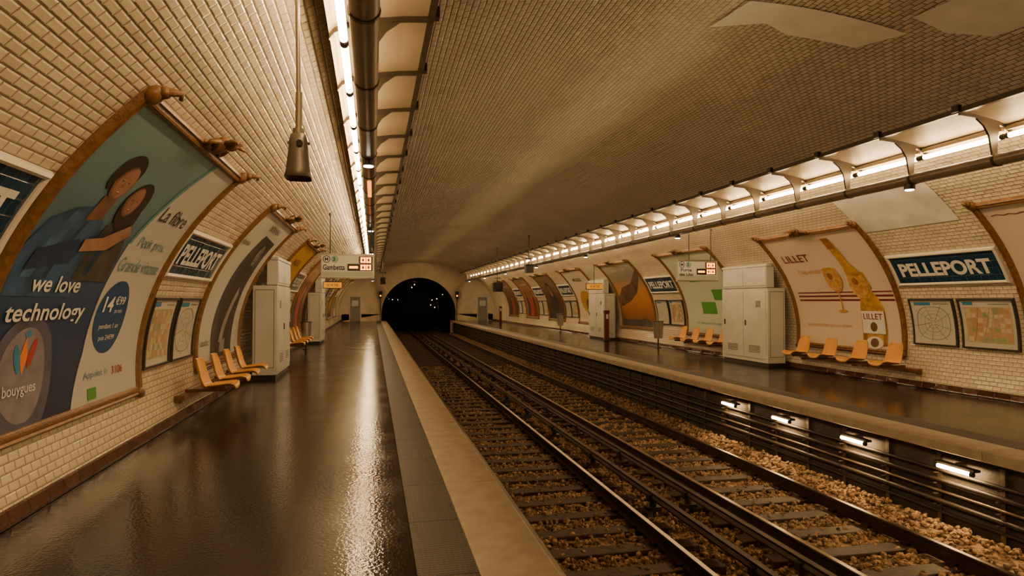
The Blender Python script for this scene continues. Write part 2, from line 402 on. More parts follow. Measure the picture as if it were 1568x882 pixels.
# ------------------------------------------------------------------ posters
SB=s_of_z(.56); ST=s_of_z(3.3); PH=ST-SB; PW=3.45
def vz(z): return s_of_z(z)-SB
def crest(b,mp,u,v,big=True):
    f='frame'
    if big:
        b.blob(mp,(u,v+.0,.05),(.24,.05,.05),f); b.blob(mp,(u,v+.08,.10),(.09,.11,.07),f)
        b.blob(mp,(u,v+.17,.17),(.055,.07,.06),f,8)
        for sgn in(-1,1):
            b.tubepath(mp,[(u+sgn*.08,v+.05,.09),(u+sgn*.19,v+.10,.12),(u+sgn*.27,v+.04,.10),(u+sgn*.24,v-.02,.09),(u+sgn*.2,v+.02,.09)],[.035,.03,.026,.022,.018],f)
            b.tubepath(mp,[(u+sgn*.04,v+.12,.12),(u+sgn*.10,v+.20,.18),(u+sgn*.19,v+.23,.24)],[.028,.026,.012],f)
        for a in(-.6,-.3,0,.3,.6):
            b.tubepath(mp,[(u,v+.10,.14),(u+.16*math.sin(a),v+.10+.16*math.cos(a),.22)],[.026,.010],f,6)
    else:
        b.blob(mp,(u,v,.05),(.09,.09,.06),f,8)
        b.tubepath(mp,[(u,v,.06),(u,v+.10,.10),(u+.03,v+.16,.15),(u+.06,v+.12,.17)],[.045,.035,.03,.018],f)
        b.blob(mp,(u,v+.07,.08),(.06,.05,.05),f,6)
def poster(side,y0,bg,content):
    mp=wallmap(side,y0,y0+PW,SB)
    b=MB()
    b.grid(lambda i,j:mp(.06+(PW-.12)*i,.06+(PH-.12)*j,.02),4,30,bg)
    prof=[(-.01,0),(0,.045),(.02,.065),(.04,.05),(.06,.06),(.08,.062),(.095,.04),(.105,.035),(.115,.018)]
    b.ring(mp,PW,PH,prof,'frame',6,26)
    crest(b,mp,PW/2,PH,True); crest(b,mp,.06,PH-.01,False); crest(b,mp,PW-.06,PH-.01,False)
    for u in(.06,PW-.06): b.blob(mp,(u,.03,.05),(.08,.07,.05),'frame',6)
    if content: content(b,mp)
    return b.done('advertising_poster')
M['blueP']=ramp_mat('poster_blue_photo',[(0,(.008,.015,.05)),(.3,(.015,.035,.11)),(.5,(.04,.08,.16)),(.72,(.10,.18,.22)),(1,(.16,.27,.28))],noise=.25)
M['pwhite']=ramp_mat('poster_white',[(0,(.44,.43,.42)),(1,(.55,.54,.51))])
M['skin']=mat('print_skin',(.30,.155,.10),.4,noise=.35,nscale=7); M['skind']=mat('print_skin_shade',(.16,.075,.045),.4,noise=.3,nscale=7); M['hair']=mat('print_hair',(.02,.013,.010),.4)
M['shirt']=mat('print_blue_shirt',(.03,.08,.18),.4,noise=.6,nscale=4); M['navy']=mat('print_navy',(.012,.03,.09),.4,noise=.5,nscale=3)
M['shirtl']=mat('print_blue_shirt_light',(.05,.12,.23),.4,noise=.6,nscale=5)
M['dblue']=mat('print_deep_blue',(.01,.05,.15),.35); M['teal']=mat('print_teal',(.10,.25,.27),.4)
M['glow']=mat('print_pale_halo',(.20,.18,.22),.4,noise=.3,nscale=5); M['glow2']=mat('print_soft_halo',(.08,.08,.14),.4,noise=.4,nscale=4)
M['red']=mat('print_red',(.35,.04,.03),.4); M['orange']=mat('print_orange',(.70,.20,.03),.4)
M['dred']=mat('print_dark_red',(.16,.02,.025),.4); M['cyan']=mat('print_cyan_blue',(.03,.18,.36),.4)
M['lip']=mat('print_lips',(.22,.05,.04),.4)
M['grey']=mat('print_grey',(.22,.21,.20),.4,noise=.4,nscale=4); M['dgrey']=mat('print_dark_grey',(.05,.045,.042),.4,noise=.6,nscale=4)
M['gold']=mat('print_gold',(.46,.26,.06),.4,noise=.4,nscale=8); M['goldd']=mat('print_dark_gold',(.28,.12,.025),.4,noise=.4,nscale=8); M['brown']=mat('print_brown',(.12,.06,.03),.4,noise=.6,nscale=3)
M['green']=mat('print_green',(.06,.26,.045),.4); M['peach']=mat('print_peach_drink',(.56,.31,.12),.3,noise=.35,nscale=9)
M['cyanL']=mat('print_light_teal',(.22,.38,.36),.4); M['tealD']=mat('print_teal_text',(.14,.28,.28),.4)
def face(b,mp,u,v,ru,rv,d,lean=0):
    """printed face: shaded side, lit side, ears, brows, eyes, nose, mouth"""
    for sg in(-1,1): b.ell(mp,u+sg*ru*.97,v-rv*.05,ru*.13,rv*.2,d,'skind',10)
    b.ell(mp,u,v,ru,rv,d+.001,'skind',rot=lean); b.ell(mp,u+ru*.1,v+rv*.03,ru*.84,rv*.9,d+.002,'skin',rot=lean)
    for sg in(-1,1):
        b.ell(mp,u+sg*ru*.38,v+rv*.1,ru*.15,rv*.05,d+.003,'hair',10); b.ell(mp,u+sg*ru*.38,v+rv*.28,ru*.2,rv*.03,d+.003,'skind',10)
    b.poly(mp,[(u-ru*.12,v-rv*.25),(u+ru*.12,v-rv*.25),(u+ru*.02,v+rv*.1),(u-ru*.02,v+rv*.1)],d+.003,'skind')
    b.ell(mp,u,v-rv*.52,ru*.30,rv*.08,d+.003,'lip',12); b.ell(mp,u,v-rv*.50,ru*.20,rv*.03,d+.004,'offwhite',12)
def cA(b,mp):
    V=vz
    b.poly(mp,[(1.62,.1),(1.85,V(1.2)),(1.95,V(2.0)),(1.98,V(2.35)),(2.45,PH-.11),(PW-.11,PH-.11),(PW-.11,.1)],.024,'pwhite')
    b.poly(mp,[(1.96,V(2.3)),(2.02,V(2.3)),(2.5,PH-.11),(2.42,PH-.11)],.026,'teal')
    # man
    b.poly(mp,[(.12,V(1.75)),(1.25,V(1.75)),(1.35,V(2.1)),(1.15,V(2.42)),(.85,V(2.53)),(.55,V(2.47)),(.3,V(2.36)),(.14,V(2.1))],.026,'shirt')
    b.poly(mp,[(.3,V(1.9)),(.45,V(1.9)),(.75,V(2.45)),(.58,V(2.45))],.027,'shirtl'); b.poly(mp,[(.62,V(1.9)),(.70,V(1.9)),(.9,V(2.4)),(.84,V(2.4))],.027,'navy')
    b.poly(mp,[(.80,V(2.40)),(1.08,V(2.43)),(1.08,V(2.62)),(.84,V(2.62))],.028,'skind')
    b.ell(mp,.92,V(2.83),.23,.20,.028,'hair'); b.ell(mp,.80,V(2.78),.12,.15,.0285,'hair'); face(b,mp,.97,V(2.75),.17,.185,.030,-.2)
    # woman
    b.poly(mp,[(1.15,V(1.9)),(1.88,V(1.9)),(1.9,V(2.2)),(1.72,V(2.46)),(1.5,V(2.55)),(1.25,V(2.4))],.027,'dgrey')
    b.poly(mp,[(1.3,V(1.95)),(1.42,V(1.95)),(1.55,V(2.4)),(1.45,V(2.42))],.028,'navy')
    b.ell(mp,1.48,V(2.62),.25,.27,.031,'hair',rot=-.15); b.ell(mp,1.62,V(2.42),.13,.26,.031,'hair',rot=-.2); face(b,mp,1.40,V(2.65),.15,.165,.033,.1)
    b.poly(mp,[(1.0,V(2.15)),(1.5,V(2.2)),(1.85,V(2.38)),(1.72,V(2.46)),(1.3,V(2.3)),(1.0,V(2.26))],.038,'skin')
    b.poly(mp,[(.3,V(1.95)),(.95,V(2.05)),(1.1,V(2.2)),(.9,V(2.25)),(.35,V(2.12))],.032,'navy')
    b.ell(mp,.75,V(1.08),.50,.52,.025,'glow2',36); b.ell(mp,.75,V(1.1),.36,.40,.027,'glow',36)
    # logo
    b.poly(mp,[(.74,V(1.1)),(.68,V(1.25)),(.74,V(1.42)),(.80,V(1.25))],.03,'orange')
    b.ell(mp,.64,V(1.24),.045,.13,.031,'cyan',rot=.35); b.ell(mp,.86,V(1.28),.045,.13,.031,'red',rot=-.35); b.ell(mp,.75,V(1.44),.05,.035,.03,'cyan')
    b.text(mp,'we love',.95,V(1.86),'white',h=.15,d=.034,bold=.015,w=.85)
    b.text(mp,'technology',.98,V(1.60),'white',h=.2,d=.034,bold=.015,w=1.35)
    b.text(mp,'bouygues',.72,V(.98),'white',h=.12,w=.5,d=.034,bold=.005)
    b.text(mp,'La fibre',2.7,V(2.66),'dgrey',h=.19,w=.85,d=.03,bold=.004)
    for k in range(3): b.poly(mp,[(3.0+.04*k,V(2.58)+.05*k),(3.25,V(2.58)+.05*k),(3.25,V(2.58)+.05*k+.015),(3.0+.04*k,V(2.58)+.05*k+.015)],.03,'dgrey')
    b.text(mp,'Petit prix.',2.62,V(2.33),'tealD',h=.16,w=.85,d=.03,bold=.004)
    b.text(mp,'Grande vitesse',2.62,V(2.10),'tealD',h=.16,w=1.2,d=.03,bold=.004)
    b.ell(mp,2.35,V(1.55),.40,.40,.028,'dblue',36)
    b.text(mp,'14',2.2,V(1.68),'white',h=.17,w=.24,d=.032,bold=.02); b.text(mp,'€99',2.48,V(1.72),'white',h=.1,w=.25,d=.032,bold=.01)
    b.text(mp,'par mois',2.5,V(1.6),'white',h=.06,w=.2,d=.032); b.text(mp,'pendant 1 an',2.35,V(1.44),'white',h=.07,w=.5,d=.032); b.text(mp,'puis 24€99',2.35,V(1.32),'white',h=.07,w=.4,d=.032)
    b.text(mp,'Appelez le',2.2,V(.95),'tealD',h=.09,w=.6,d=.03); b.text(mp,'3106',2.75,V(.95),'red',h=.09,w=.3,d=.03,bold=.01)
    b.poly(mp,[(2.0,V(.70)),(2.2,V(.70)),(2.2,V(.82)),(2.0,V(.82))],.03,'green')
def cB(b,mp):
    V=vz
    b.poly(mp,[(1.0,.12),(2.6,.12),(2.75,V(1.2)),(2.85,V(2.2)),(2.9,V(2.9)),(1.6,V(2.95)),(1.3,V(2.4)),(1.05,V(1.3))],.024,'dgrey')
    b.poly(mp,[(1.25,.12),(2.3,.12),(2.45,V(1.2)),(2.75,V(1.9)),(2.6,V(2.4)),(1.9,V(2.5)),(1.5,V(2.0)),(1.4,V(1.2))],.026,'hair')
    b.ell(mp,2.3,V(2.72),.28,.22,.028,'black')
    b.ell(mp,2.25,V(2.62),.20,.24,.030,'grey')
    for sg in(-1,1): b.ell(mp,2.25+sg*.08,V(2.65),.035,.015,.032,'black',10)
    b.ell(mp,2.25,V(2.5),.06,.02,.032,'black',10); b.poly(mp,[(2.23,V(2.55)),(2.27,V(2.55)),(2.255,V(2.64)),(2.245,V(2.64))],.032,'dgrey')
    b.poly(mp,[(1.55,V(.95)),(1.85,V(.95)),(2.5,V(1.85)),(2.3,V(2.0))],.030,'grey'); b.poly(mp,[(1.6,.2),(2.0,.2),(2.1,V(1.0)),(1.75,V(1.0))],.030,'grey')
    b.text(mp,'NOUVEAU',1.9,V(3.08),'dgrey',h=.12,w=1.1,d=.03,bold=.01)
    b.text(mp,'danse',.6,V(2.75),'dgrey',h=.12,w=.6,d=.03); b.text(mp,'studio',.6,V(1.0),'dgrey',h=.12,w=.5,d=.03)
M['sunset']=ramp_mat('poster_sunset',[(0,(.05,.02,.01)),(.35,(.40,.15,.03)),(.55,(.50,.24,.07)),(.75,(.22,.19,.16)),(1,(.38,.35,.31))])
M['amberP']=ramp_mat('poster_amber',[(0,(.08,.04,.015)),(.4,(.42,.22,.04)),(1,(.52,.30,.06))])
M['darkP']=ramp_mat('poster_dark',[(0,(.03,.02,.015)),(.5,(.12,.06,.035)),(1,(.25,.17,.11))])
M['redP']=ramp_mat('poster_red',[(0,(.20,.05,.03)),(.5,(.35,.14,.08)),(1,(.30,.22,.15))])
M['mint']=ramp_mat('poster_mint',[(0,(.42,.46,.38)),(1,(.52,.54,.46))])
M['creamP']=ramp_mat('poster_cream',[(0,(.56,.47,.36)),(1,(.60,.50,.40))])
def cD(b,mp):
    V=vz
    b.text(mp,'LILLET',.85,V(2.75),'dred',h=.21,w=.95,d=.03,bold=.01)
    b.text(mp,"l'apero",1.05,V(2.42),'peach',h=.18,w=.75,d=.03)
    for k,hh in((0,.045),(1,.045),(2,.03)): b.poly(mp,[(.3,V(1.72)+.10*k),(PW-.14,V(1.72)+.10*k),(PW-.14,V(1.72)+.10*k+hh),(.3,V(1.72)+.10*k+hh)],.026,'dred')
    # upright bottle (body, shoulder, neck) with label
    b.poly(mp,[(2.28,.18),(2.96,.18),(2.98,V(1.0)),(2.96,V(1.55)),(2.88,V(1.78)),(2.74,V(1.95)),(2.72,V(2.35)),(2.52,V(2.35)),(2.50,V(1.95)),(2.36,V(1.78)),(2.28,V(1.55)),(2.26,V(1.0))],.028,'gold')
    b.poly(mp,[(2.28,.18),(2.40,.18),(2.40,V(1.5)),(2.28,V(1.5))],.029,'goldd'); b.poly(mp,[(2.86,.18),(2.96,.18),(2.96,V(1.5)),(2.88,V(1.5))],.029,'goldd')
    # tilted pouring bottle neck
    b.poly(mp,[(2.30,V(1.95)),(2.80,V(2.0)),(2.72,V(2.3)),(2.48,V(2.55)),(2.36,V(3.08)),(2.14,V(3.08)),(2.22,V(2.5)),(2.22,V(2.2))],.032,'gold'); b.poly(mp,[(2.14,V(2.88)),(2.40,V(2.88)),(2.36,V(3.12)),(2.13,V(3.12))],.034,'goldd')
    for cu,cv in((1.75,2.2),(2.45,2.05)):
        b.poly(mp,[(cu-.10,V(cv)-.28),(cu+.10,V(cv)-.28),(cu+.22,V(cv)-.15),(cu+.27,V(cv)),(cu+.22,V(cv)+.3),(cu-.22,V(cv)+.3),(cu-.27,V(cv)),(cu-.22,V(cv)-.15)],.036,'peach')
        b.ell(mp,cu,V(cv)+.3,.22,.05,.038,'gold',16); b.poly(mp,[(cu-.02,V(cv)-.75),(cu+.02,V(cv)-.75),(cu+.02,V(cv)-.27),(cu-.02,V(cv)-.27)],.036,'gold'); b.ell(mp,cu,V(cv)-.76,.16,.03,.037,'gold',12)
        b.ell(mp,cu-.05,V(cv)+.12,.09,.09,.040,'goldd',12); b.ell(mp,cu+.1,V(cv)-.02,.07,.06,.040,'gold',12)
    b.poly(mp,[(2.30,V(1.0)),(2.94,V(1.0)),(2.94,V(1.5)),(2.30,V(1.5))],.042,'offwhite'); b.text(mp,'LILLET',2.62,V(1.38),'dred',h=.13,w=.54,d=.045,bold=.01)
    b.ell(mp,2.62,V(1.15),.10,.11,.045,'brown',16); b.ell(mp,2.62,V(.80),.24,.14,.036,'offwhite',18); b.ell(mp,2.62,V(.80),.12,.10,.038,'brown',14)
    b.text(mp,'ca commence par un apero',1.2,V(1.12),'peach',h=.09,w=1.5,d=.03)
def cN(b,mp):
    n=30; P=[]
    for k in range(n+1):
        u=.22+3.0*k/n; P.append((u,PH-.30-.02*math.sin(k*.3)+.03*(k%2)))
    for k in range(24): P.append((3.2+.03*(k%2),PH-.30-.09*k))
    for (u1,v1),(u2,v2) in zip(P[:-1],P[1:]):
        l=math.hypot(u2-u1,v2-v1); nx_,ny_=-(v2-v1)/l*.008,(u2-u1)/l*.008
        b.add([mp(u1-nx_,v1-ny_,.026),mp(u2-nx_,v2-ny_,.026),mp(u2+nx_,v2+ny_,.026),mp(u1+nx_,v1+ny_,.026)],[(0,1,2,3)],'brown')
    b.text(mp,'CARTE',1.7,vz(2.2),'brown',h=.2,w=1.3,d=.03)
def cE(b,mp):
    V=vz
    for (u,z,w,h) in((1.0,2.35,.75,.34),(2.1,1.75,.8,.36),(1.2,1.3,.9,.4)):
        b.poly(mp,[(u,V(z)),(u+w,V(z)),(u+w,V(z)+h),(u,V(z)+h)],.026,'green')
    b.text(mp,'VERTIGO',1.4,V(2.9),'tealD',h=.18,w=1.3,d=.03,bold=.01); b.text(mp,'la rentree en vert',1.6,V(1.0),'tealD',h=.1,w=1.6,d=.03)
def cF(b,mp):
    V=vz
    b.poly(mp,[(.12,V(1.9)),(.9,V(2.3)),(2.0,V(2.45)),(3.3,V(2.95)),(3.3,V(2.75)),(2.2,V(2.05)),(1.2,V(1.7)),(.2,V(1.5))],.026,'brown')
    b.poly(mp,[(.12,.12),(3.3,.12),(3.3,V(.8)),(2.5,V(1.05)),(1.5,V(.8)),(.12,V(.95))],.026,'dgrey')
    b.text(mp,'GRAND OUEST',1.7,V(3.0),'offwhite',h=.14,w=1.5,d=.03)
def cC(b,mp):
    V=vz
    b.ell(mp,1.7,V(1.7),1.0,.6,.026,'gold'); b.ell(mp,1.9,V(1.5),.5,.35,.028,'brown'); b.text(mp,'MUSEE',1.7,V(2.8),'brown',h=.2,w=1.3,d=.03,bold=.01)
def cG(b,mp):
    V=vz
    for k,(u,c) in enumerate(((.9,'dgrey'),(1.75,'red'),(2.6,'brown'))):
        b.poly(mp,[(u-.35,.15),(u+.35,.15),(u+.32,V(1.7)),(u+.12,V(2.05)),(u-.12,V(2.05)),(u-.32,V(1.7))],.026+.002*k,c)
        b.ell(mp,u,V(2.32),.19,.19,.034,'hair'); face(b,mp,u,V(2.24),.15,.19,.036)
    b.text(mp,'LE GRAND BAL',1.7,V(2.85),'offwhite',h=.16,w=1.9,d=.03,bold=.01)
def cH(b,mp):
    V=vz
    b.ell(mp,1.6,V(1.5),.85,.95,.026,'dgrey'); b.ell(mp,1.6,V(2.5),.40,.40,.030,'hair'); face(b,mp,1.6,V(2.35),.32,.42,.032); b.text(mp,'concert',2.2,V(.95),'offwhite',h=.16,w=1.2,d=.045)
L=[(-.75,'pwhite',cF),(5.2,'blueP',cA),(11.15,'pwhite',cB),(17.1,'amberP',cC),(23.05,'redP',cG),(29.0,'darkP',cH),(34.95,'pwhite',cB),(40.9,'amberP',cF),(46.85,'creamP',cC)]
R=[(-.75,'pwhite',cB),(5.2,'creamP',cN),(11.15,'creamP',cD),(17.1,'mint',cE),(23.05,'sunset',cF),(29.0,'creamP',cC),(34.95,'darkP',cH),(40.9,'redP',cG),(46.85,'darkP',cG)]
for y,bg,c in L: poster(-1,y,bg,c)
for y,bg,c in R: poster(1,y,bg,c)
# ------------------------------------------------------------------ station name signs + map cases
M['map1']=ramp_mat('map_paper',[(0,(.46,.43,.37)),(1,(.52,.49,.43))])
M['map2']=mat('map_city_paper',(.42,.32,.19),.5,noise=.3,nscale=5)
M['mapa']=mat('map_block_ochre',(.40,.24,.11),.5); M['mapb']=mat('map_block_pale',(.50,.42,.28),.5); M['mapc']=mat('map_block_rose',(.42,.27,.18),.5)
M['mapred']=mat('map_line_red',(.36,.12,.06),.5); M['mapgrn']=mat('map_park_green',(.22,.28,.13),.5); M['mapline']=mat('map_line_grey',(.26,.25,.23),.5)
fr=[(-.01,0),(0,.035),(.03,.05),(.055,.035),(.06,.018)]
def namesign(side,ya,yb):
    s0=s_of_z(2.02); H=s_of_z(2.62)-s0; W=yb-ya; mp=wallmap(side,ya,yb,s0); b=MB()
    b.grid(lambda i,j:mp(.04+(W-.08)*i,.04+(H-.08)*j,.02),4,8,'bluetile',lambda i,j:(W*i,H*j))
    b.ring(mp,W,H,fr,'whiteframe',4,8)
    b.text(mp,'PELLEPORT',W/2,H/2,'white',h=.30,w=W*.83,d=.026,bold=.035)
    b.done('station_name_sign')
def mapcase(side,ya,yb,kind):
    s0=s_of_z(.84); H=s_of_z(1.76)-s0; W=yb-ya; mp=wallmap(side,ya,yb,s0); b=MB()
    b.grid(lambda i,j:mp(.03+(W-.06)*i,.03+(H-.06)*j,.03),4,8,'map1')
    b.ring(mp,W,H,[(-.0,0),(0,.05),(.03,.055),(.035,.032)],'dark',3,8)
    if kind:
        b.poly(mp,[(.1,.12),(W-.1,.12),(W-.1,H-.16),(.1,H-.16)],.034,'map2')
        # printed street blocks
        nu_,nv_=8,7; ub=[.12+(W-.24)*i/nu_ for i in range(nu_+1)]; vb=[.14+(H-.32)*i/nv_ for i in range(nv_+1)]
        jit={(i,j):(random.uniform(-.02,.02),random.uniform(-.02,.02)) for i in range(nu_+1) for j in range(nv_+1)}
        for i in range(nu_):
            for j in range(nv_):
                q=[(ub[a]+jit[a,c][0],vb[c]+jit[a,c][1]) for a,c in((i,j),(i+1,j),(i+1,j+1),(i,j+1))]
                cu_=sum(p[0] for p in q)/4; cv_=sum(p[1] for p in q)/4
                q=[(cu_+(p[0]-cu_)*.84,cv_+(p[1]-cv_)*.84) for p in q]
                b.add([mp(u,v,.036) for u,v in q],[(0,1,2,3)],random.choice(['mapa','mapb','mapb','mapc','mapa','mapgrn']))
        for k in range(3):
            u=random.uniform(.2,W-.3); u2=min(max(u+random.uniform(-.3,.3),.13),W-.15)
            b.poly(mp,[(u,.13),(u+.014,.13),(u2+.014,H-.17),(u2,H-.17)],.038,random.choice(['mapred','mapline']))
        b.poly(mp,[(.1,H-.12),(.3,H-.12),(.3,H-.06),(.1,H-.06)],.036,'cyan')
    else:
        n=28; c=(W/2,H/2-.02); a,bb=W*.36,H*.34
        def P(t,k): 
            q=.75; x=math.copysign(abs(math.cos(t))**q,math.cos(t)); y=math.copysign(abs(math.sin(t))**q,math.sin(t)); return (c[0]+a*k*x,c[1]+bb*k*y)
        for i in range(n):
            t1,t2=2*math.pi*i/n,2*math.pi*(i+1)/n
            for k1,wd in((1,.05),(.78,.02),(.55,.025),(.3,.03)):
                p=[P(t1,k1),P(t2,k1),P(t2,k1+wd),P(t1,k1+wd)]; b.add([mp(u,v,.036) for u,v in p],[(0,1,2,3)],'mapline' if k1 in(1,.55) else 'map2')
        for k in range(9):
            t=2*math.pi*k/9+.2; p0=P(t,.1); p1=P(t+.25,1.2); l=math.hypot(p1[0]-p0[0],p1[1]-p0[1]); ex,ey=-(p1[1]-p0[1])/l*.005,(p1[0]-p0[0])/l*.005
            b.add([mp(p0[0]-ex,p0[1]-ey,.037),mp(p1[0]-ex,p1[1]-ey,.037),mp(p1[0]+ex,p1[1]+ey,.037),mp(p0[0]+ex,p0[1]+ey,.037)],[(0,1,2,3)],['mapline','mapred','mapgrn'][k%3])
        b.poly(mp,[(.12,H-.13),(.5,H-.13),(.5,H-.07),(.12,H-.07)],.036,'cyan')
    b.poly(mp,[(W*.55,H-.11),(W*.9,H-.11),(W*.9,H-.09),(W*.55,H-.09)],.036,'grey')
    b.done('map_display_case')
for g in(2.7,8.65,20.55,32.45,38.4,44.35):
    for side in(-1,1):
        namesign(side,g+.08,g+2.42)
        if side<0: mapcase(side,g+.12,g+1.12,1); mapcase(side,g+1.24,g+2.3,0)
        else: mapcase(side,g+.12,g+1.2,1); mapcase(side,g+1.3,g+2.3,0)
# ------------------------------------------------------------------ cabinets
M['cab']=mat('cream_enamel_cabinet',(.54,.53,.50),.4,noise=.12,nscale=1.5)
M['seam']=mat('cabinet_seam',(.10,.085,.07),.6)
def cabinet(side,ya,yb):
    X=lambda o: XC+side*o
    def bx(b,o0,o1,y0,y1,z0,z1,m): b.box(min(X(o0),X(o1)),max(X(o0),X(o1)),y0,y1,z0,z1,m)
    b=MB()
    bx(b,6.03,6.60,ya+.03,yb-.03,0,.1,'dark')
    bx(b,6.0,6.50,ya,yb,.1,2.05,'cab')
    bx(b,6.0,6.22,ya+.05,yb-.05,2.07,2.62,'cab')
    bx(b,6.02,6.20,ya+.07,yb-.07,2.03,2.08,'seam')
    bx(b,5.98,6.14,ya+.02,yb-.02,2.62,2.68,'cab')
    W=yb-ya; nd=2
    for k in range(nd):
        a=ya+.06+k*(W-.12)/nd+.015; c=ya+.06+(k+1)*(W-.12)/nd-.015
        bx(b,5.985,6.0,a,c,.2,1.98,'cab'); bx(b,5.985,6.0,a,c,2.12,2.58,'cab')
        bx(b,5.965,5.987,c-.12,c-.08,1.05,1.2,'dark')
        for j in range(5): bx(b,5.978,5.986,a+.25,c-.25,.35+j*.04,.365+j*.04,'seam')
    bx(b,5.975,5.986,ya+.3,ya+.5,1.55,1.72,'grey')
    for z in(.25,1.95): bx(b,6.06,6.46,ya-.004,ya,z,z+.012,'seam')
    for o in(6.06,6.45): bx(b,o,o+.012,ya-.004,ya,.25,1.96,'seam')
    return b.done('equipment_cabinet',bevel=.012)
for side in(-1,1):
    cabinet(side,14.75,16.95); cabinet(side,26.7,28.8)
# ------------------------------------------------------------------ seats
M['seat']=mat('yellow_orange_plastic',(.58,.26,.03),.3)
M['seatm']=mat('brown_seat_beam',(.16,.07,.028),.4)
SP=[(.53,.395,.17),(.52,.44,.205),(.45,.462,.22),(.30,.44,.23),(.15,.43,.23),(.07,.47,.225),(.03,.56,.22),(-.0,.68,.21),(-.03,.79,.19),(-.05,.86,.14)]
def seat(side,y):
    b=MB(); n=8
    def f(i,j):
        k=j*(len(SP)-1); a=int(min(k,len(SP)-2)); t=k-a
        d=SP[a][0]*(1-t)+SP[a+1][0]*t; z=SP[a][1]*(1-t)+SP[a+1][1]*t; w=SP[a][2]*(1-t)+SP[a+1][2]*t
        q=(2*i-1); lift=.045*abs(q)**3
        if j<.5: z+=lift
        else: d+=lift*1.2
        return (XC+side*(6.47-d),y+w*q,z)
    b.grid(f,n,18,'seat')
    ob=b.done('platform_seat')
    m=ob.modifiers.new('thick','SOLIDIFY'); m.thickness=.022; m.offset=0
    m=ob.modifiers.new('sub','SUBSURF'); m.levels=1; m.render_levels=2
    c=MB(); X=lambda o:XC+side*o
    c.box(min(X(6.08),X(6.66)),max(X(6.08),X(6.66)),y-.025,y+.025,.36,.405,'seatm')
    c.box(min(X(6.1),X(6.3)),max(X(6.1),X(6.3)),y-.1,y+.1,.395,.415,'seatm')
    c.done('bracket',ob,bevel=.006)
def seatrow(side,ys):
    for y in ys: seat(side,y)
    X=lambda o:XC+side*o
    b=MB(); b.box(min(X(6.56),X(6.66)),max(X(6.56),X(6.66)),ys[0]-.4,ys[-1]+.4,.29,.36,'seatm')
    for y in(ys[0]-.35,(ys[0]+ys[-1])/2,ys[-1]+.35): b.box(min(X(6.6),X(6.71)),max(X(6.6),X(6.71)),y-.03,y+.03,.25,.36,'seatm')
    b.done('seat_support_beam',bevel=.01)
seatrow(-1,[10.3,11.2,12.1,13.0]); seatrow(1,[11.1,12.03,12.96,13.9])
seatrow(1,[17.6,18.45,19.3,20.15]); seatrow(-1,[20.0,20.9,21.8,22.7])
# ------------------------------------------------------------------ hanging direction signs
M['board']=mat('sign_board_white',(.60,.60,.56),.35); M['led']=mat('led_orange',(.8,.25,.0),es=4.5,ecol=(1,.30,.0))
M['ledbg']=mat('led_background',(.03,.015,.004),.4); M['boardg']=mat('sign_band_grey_green',(.40,.44,.36),.4)
def zt(x): return EZ+EB*math.sqrt(1-((x-XC)/EA)**2)
def dirsign(xa,xb,y,txt,rods,z0=2.26,z1=2.82):
    b=MB(); W=xb-xa; mp=lambda u,v,d=0:(xa+u,y-.05-d,z0+v); H=z1-z0
    b.box(xa,xb,y-.05,y+.05,z0,z1,'board'); b.box(xa-.015,xb+.015,y-.058,y+.058,z1-.025,z1+.01,'steel'); b.box(xa-.015,xb+.015,y-.058,y+.058,z0-.01,z0+.02,'steel')
    q=lambda a,c,e,f,d,m:b.add([mp(a,e,d),mp(c,e,d),mp(c,f,d),mp(a,f,d)],[(0,1,2,3)],m)
    q(.02,W-.02,.03,.14,.002,'boardg')
    fl=lambda u,v,d=0: mp(u,v,d)
    b.ell(fl,.12,H-.12,.085,.085,.003,'dark'); b.ell(fl,.12,H-.12,.068,.068,.005,'board'); b.text(fl,'M',.12,H-.12,'black',h=.08,d=.007,bold=.02)
    b.ell(fl,.31,H-.12,.085,.085,.003,M['cyanL']); b.text(fl,'3',.29,H-.12,'black',h=.09,d=.006,bold=.02)
    q(W-.36,W-.04,H-.215,H-.05,.003,'ledbg'); q(W-.62,W-.04,H-.39,H-.225,.003,'ledbg')
    for (a,c,e,f) in((W-.32,W-.07,H-.195,H-.07),(W-.32,W-.07,H-.37,H-.245)):
        for k in range(2):
            u0=a+k*.13
            for r in((u0,u0+.115,f-.03,f),(u0,u0+.115,e,e+.03),(u0,u0+.04,e,f),(u0+.075,u0+.115,e,f)): q(r[0],r[1],r[2],r[3],.006,'led')
    q(W-.58,W-.38,H-.335,H-.28,.006,'led')
    q(.03,W-.65,.17,H-.22,.003,'white')
    ln=txt.split('|')
    for k,t in enumerate(ln):
        if len(ln)==1: b.text(fl,t,.29,.25,'black',h=.13,w=.50,d=.007,bold=.02)
        else: b.text(fl,t,.24,.295-.115*k,'black',h=.085,d=.007,bold=.02,w=.32 if k==0 else .40)
    for x,ztp in rods:
        b.cyl((x,y,z1),(x,y,ztp),.014,'dark',8); b.cyl((x,y,ztp-.06),(x,y,ztp-.01),.035,'dark',10)
    b.done('direction_sign')
dirsign(-1.2,.02,15.7,'Gambetta',[(-1.0,zt(-1.0)),(-.05,3.46)]); dirsign(8.05,9.22,16.0,'Porte|des Lilas',[(8.40,zt(8.40)),(9.05,zt(9.05))])
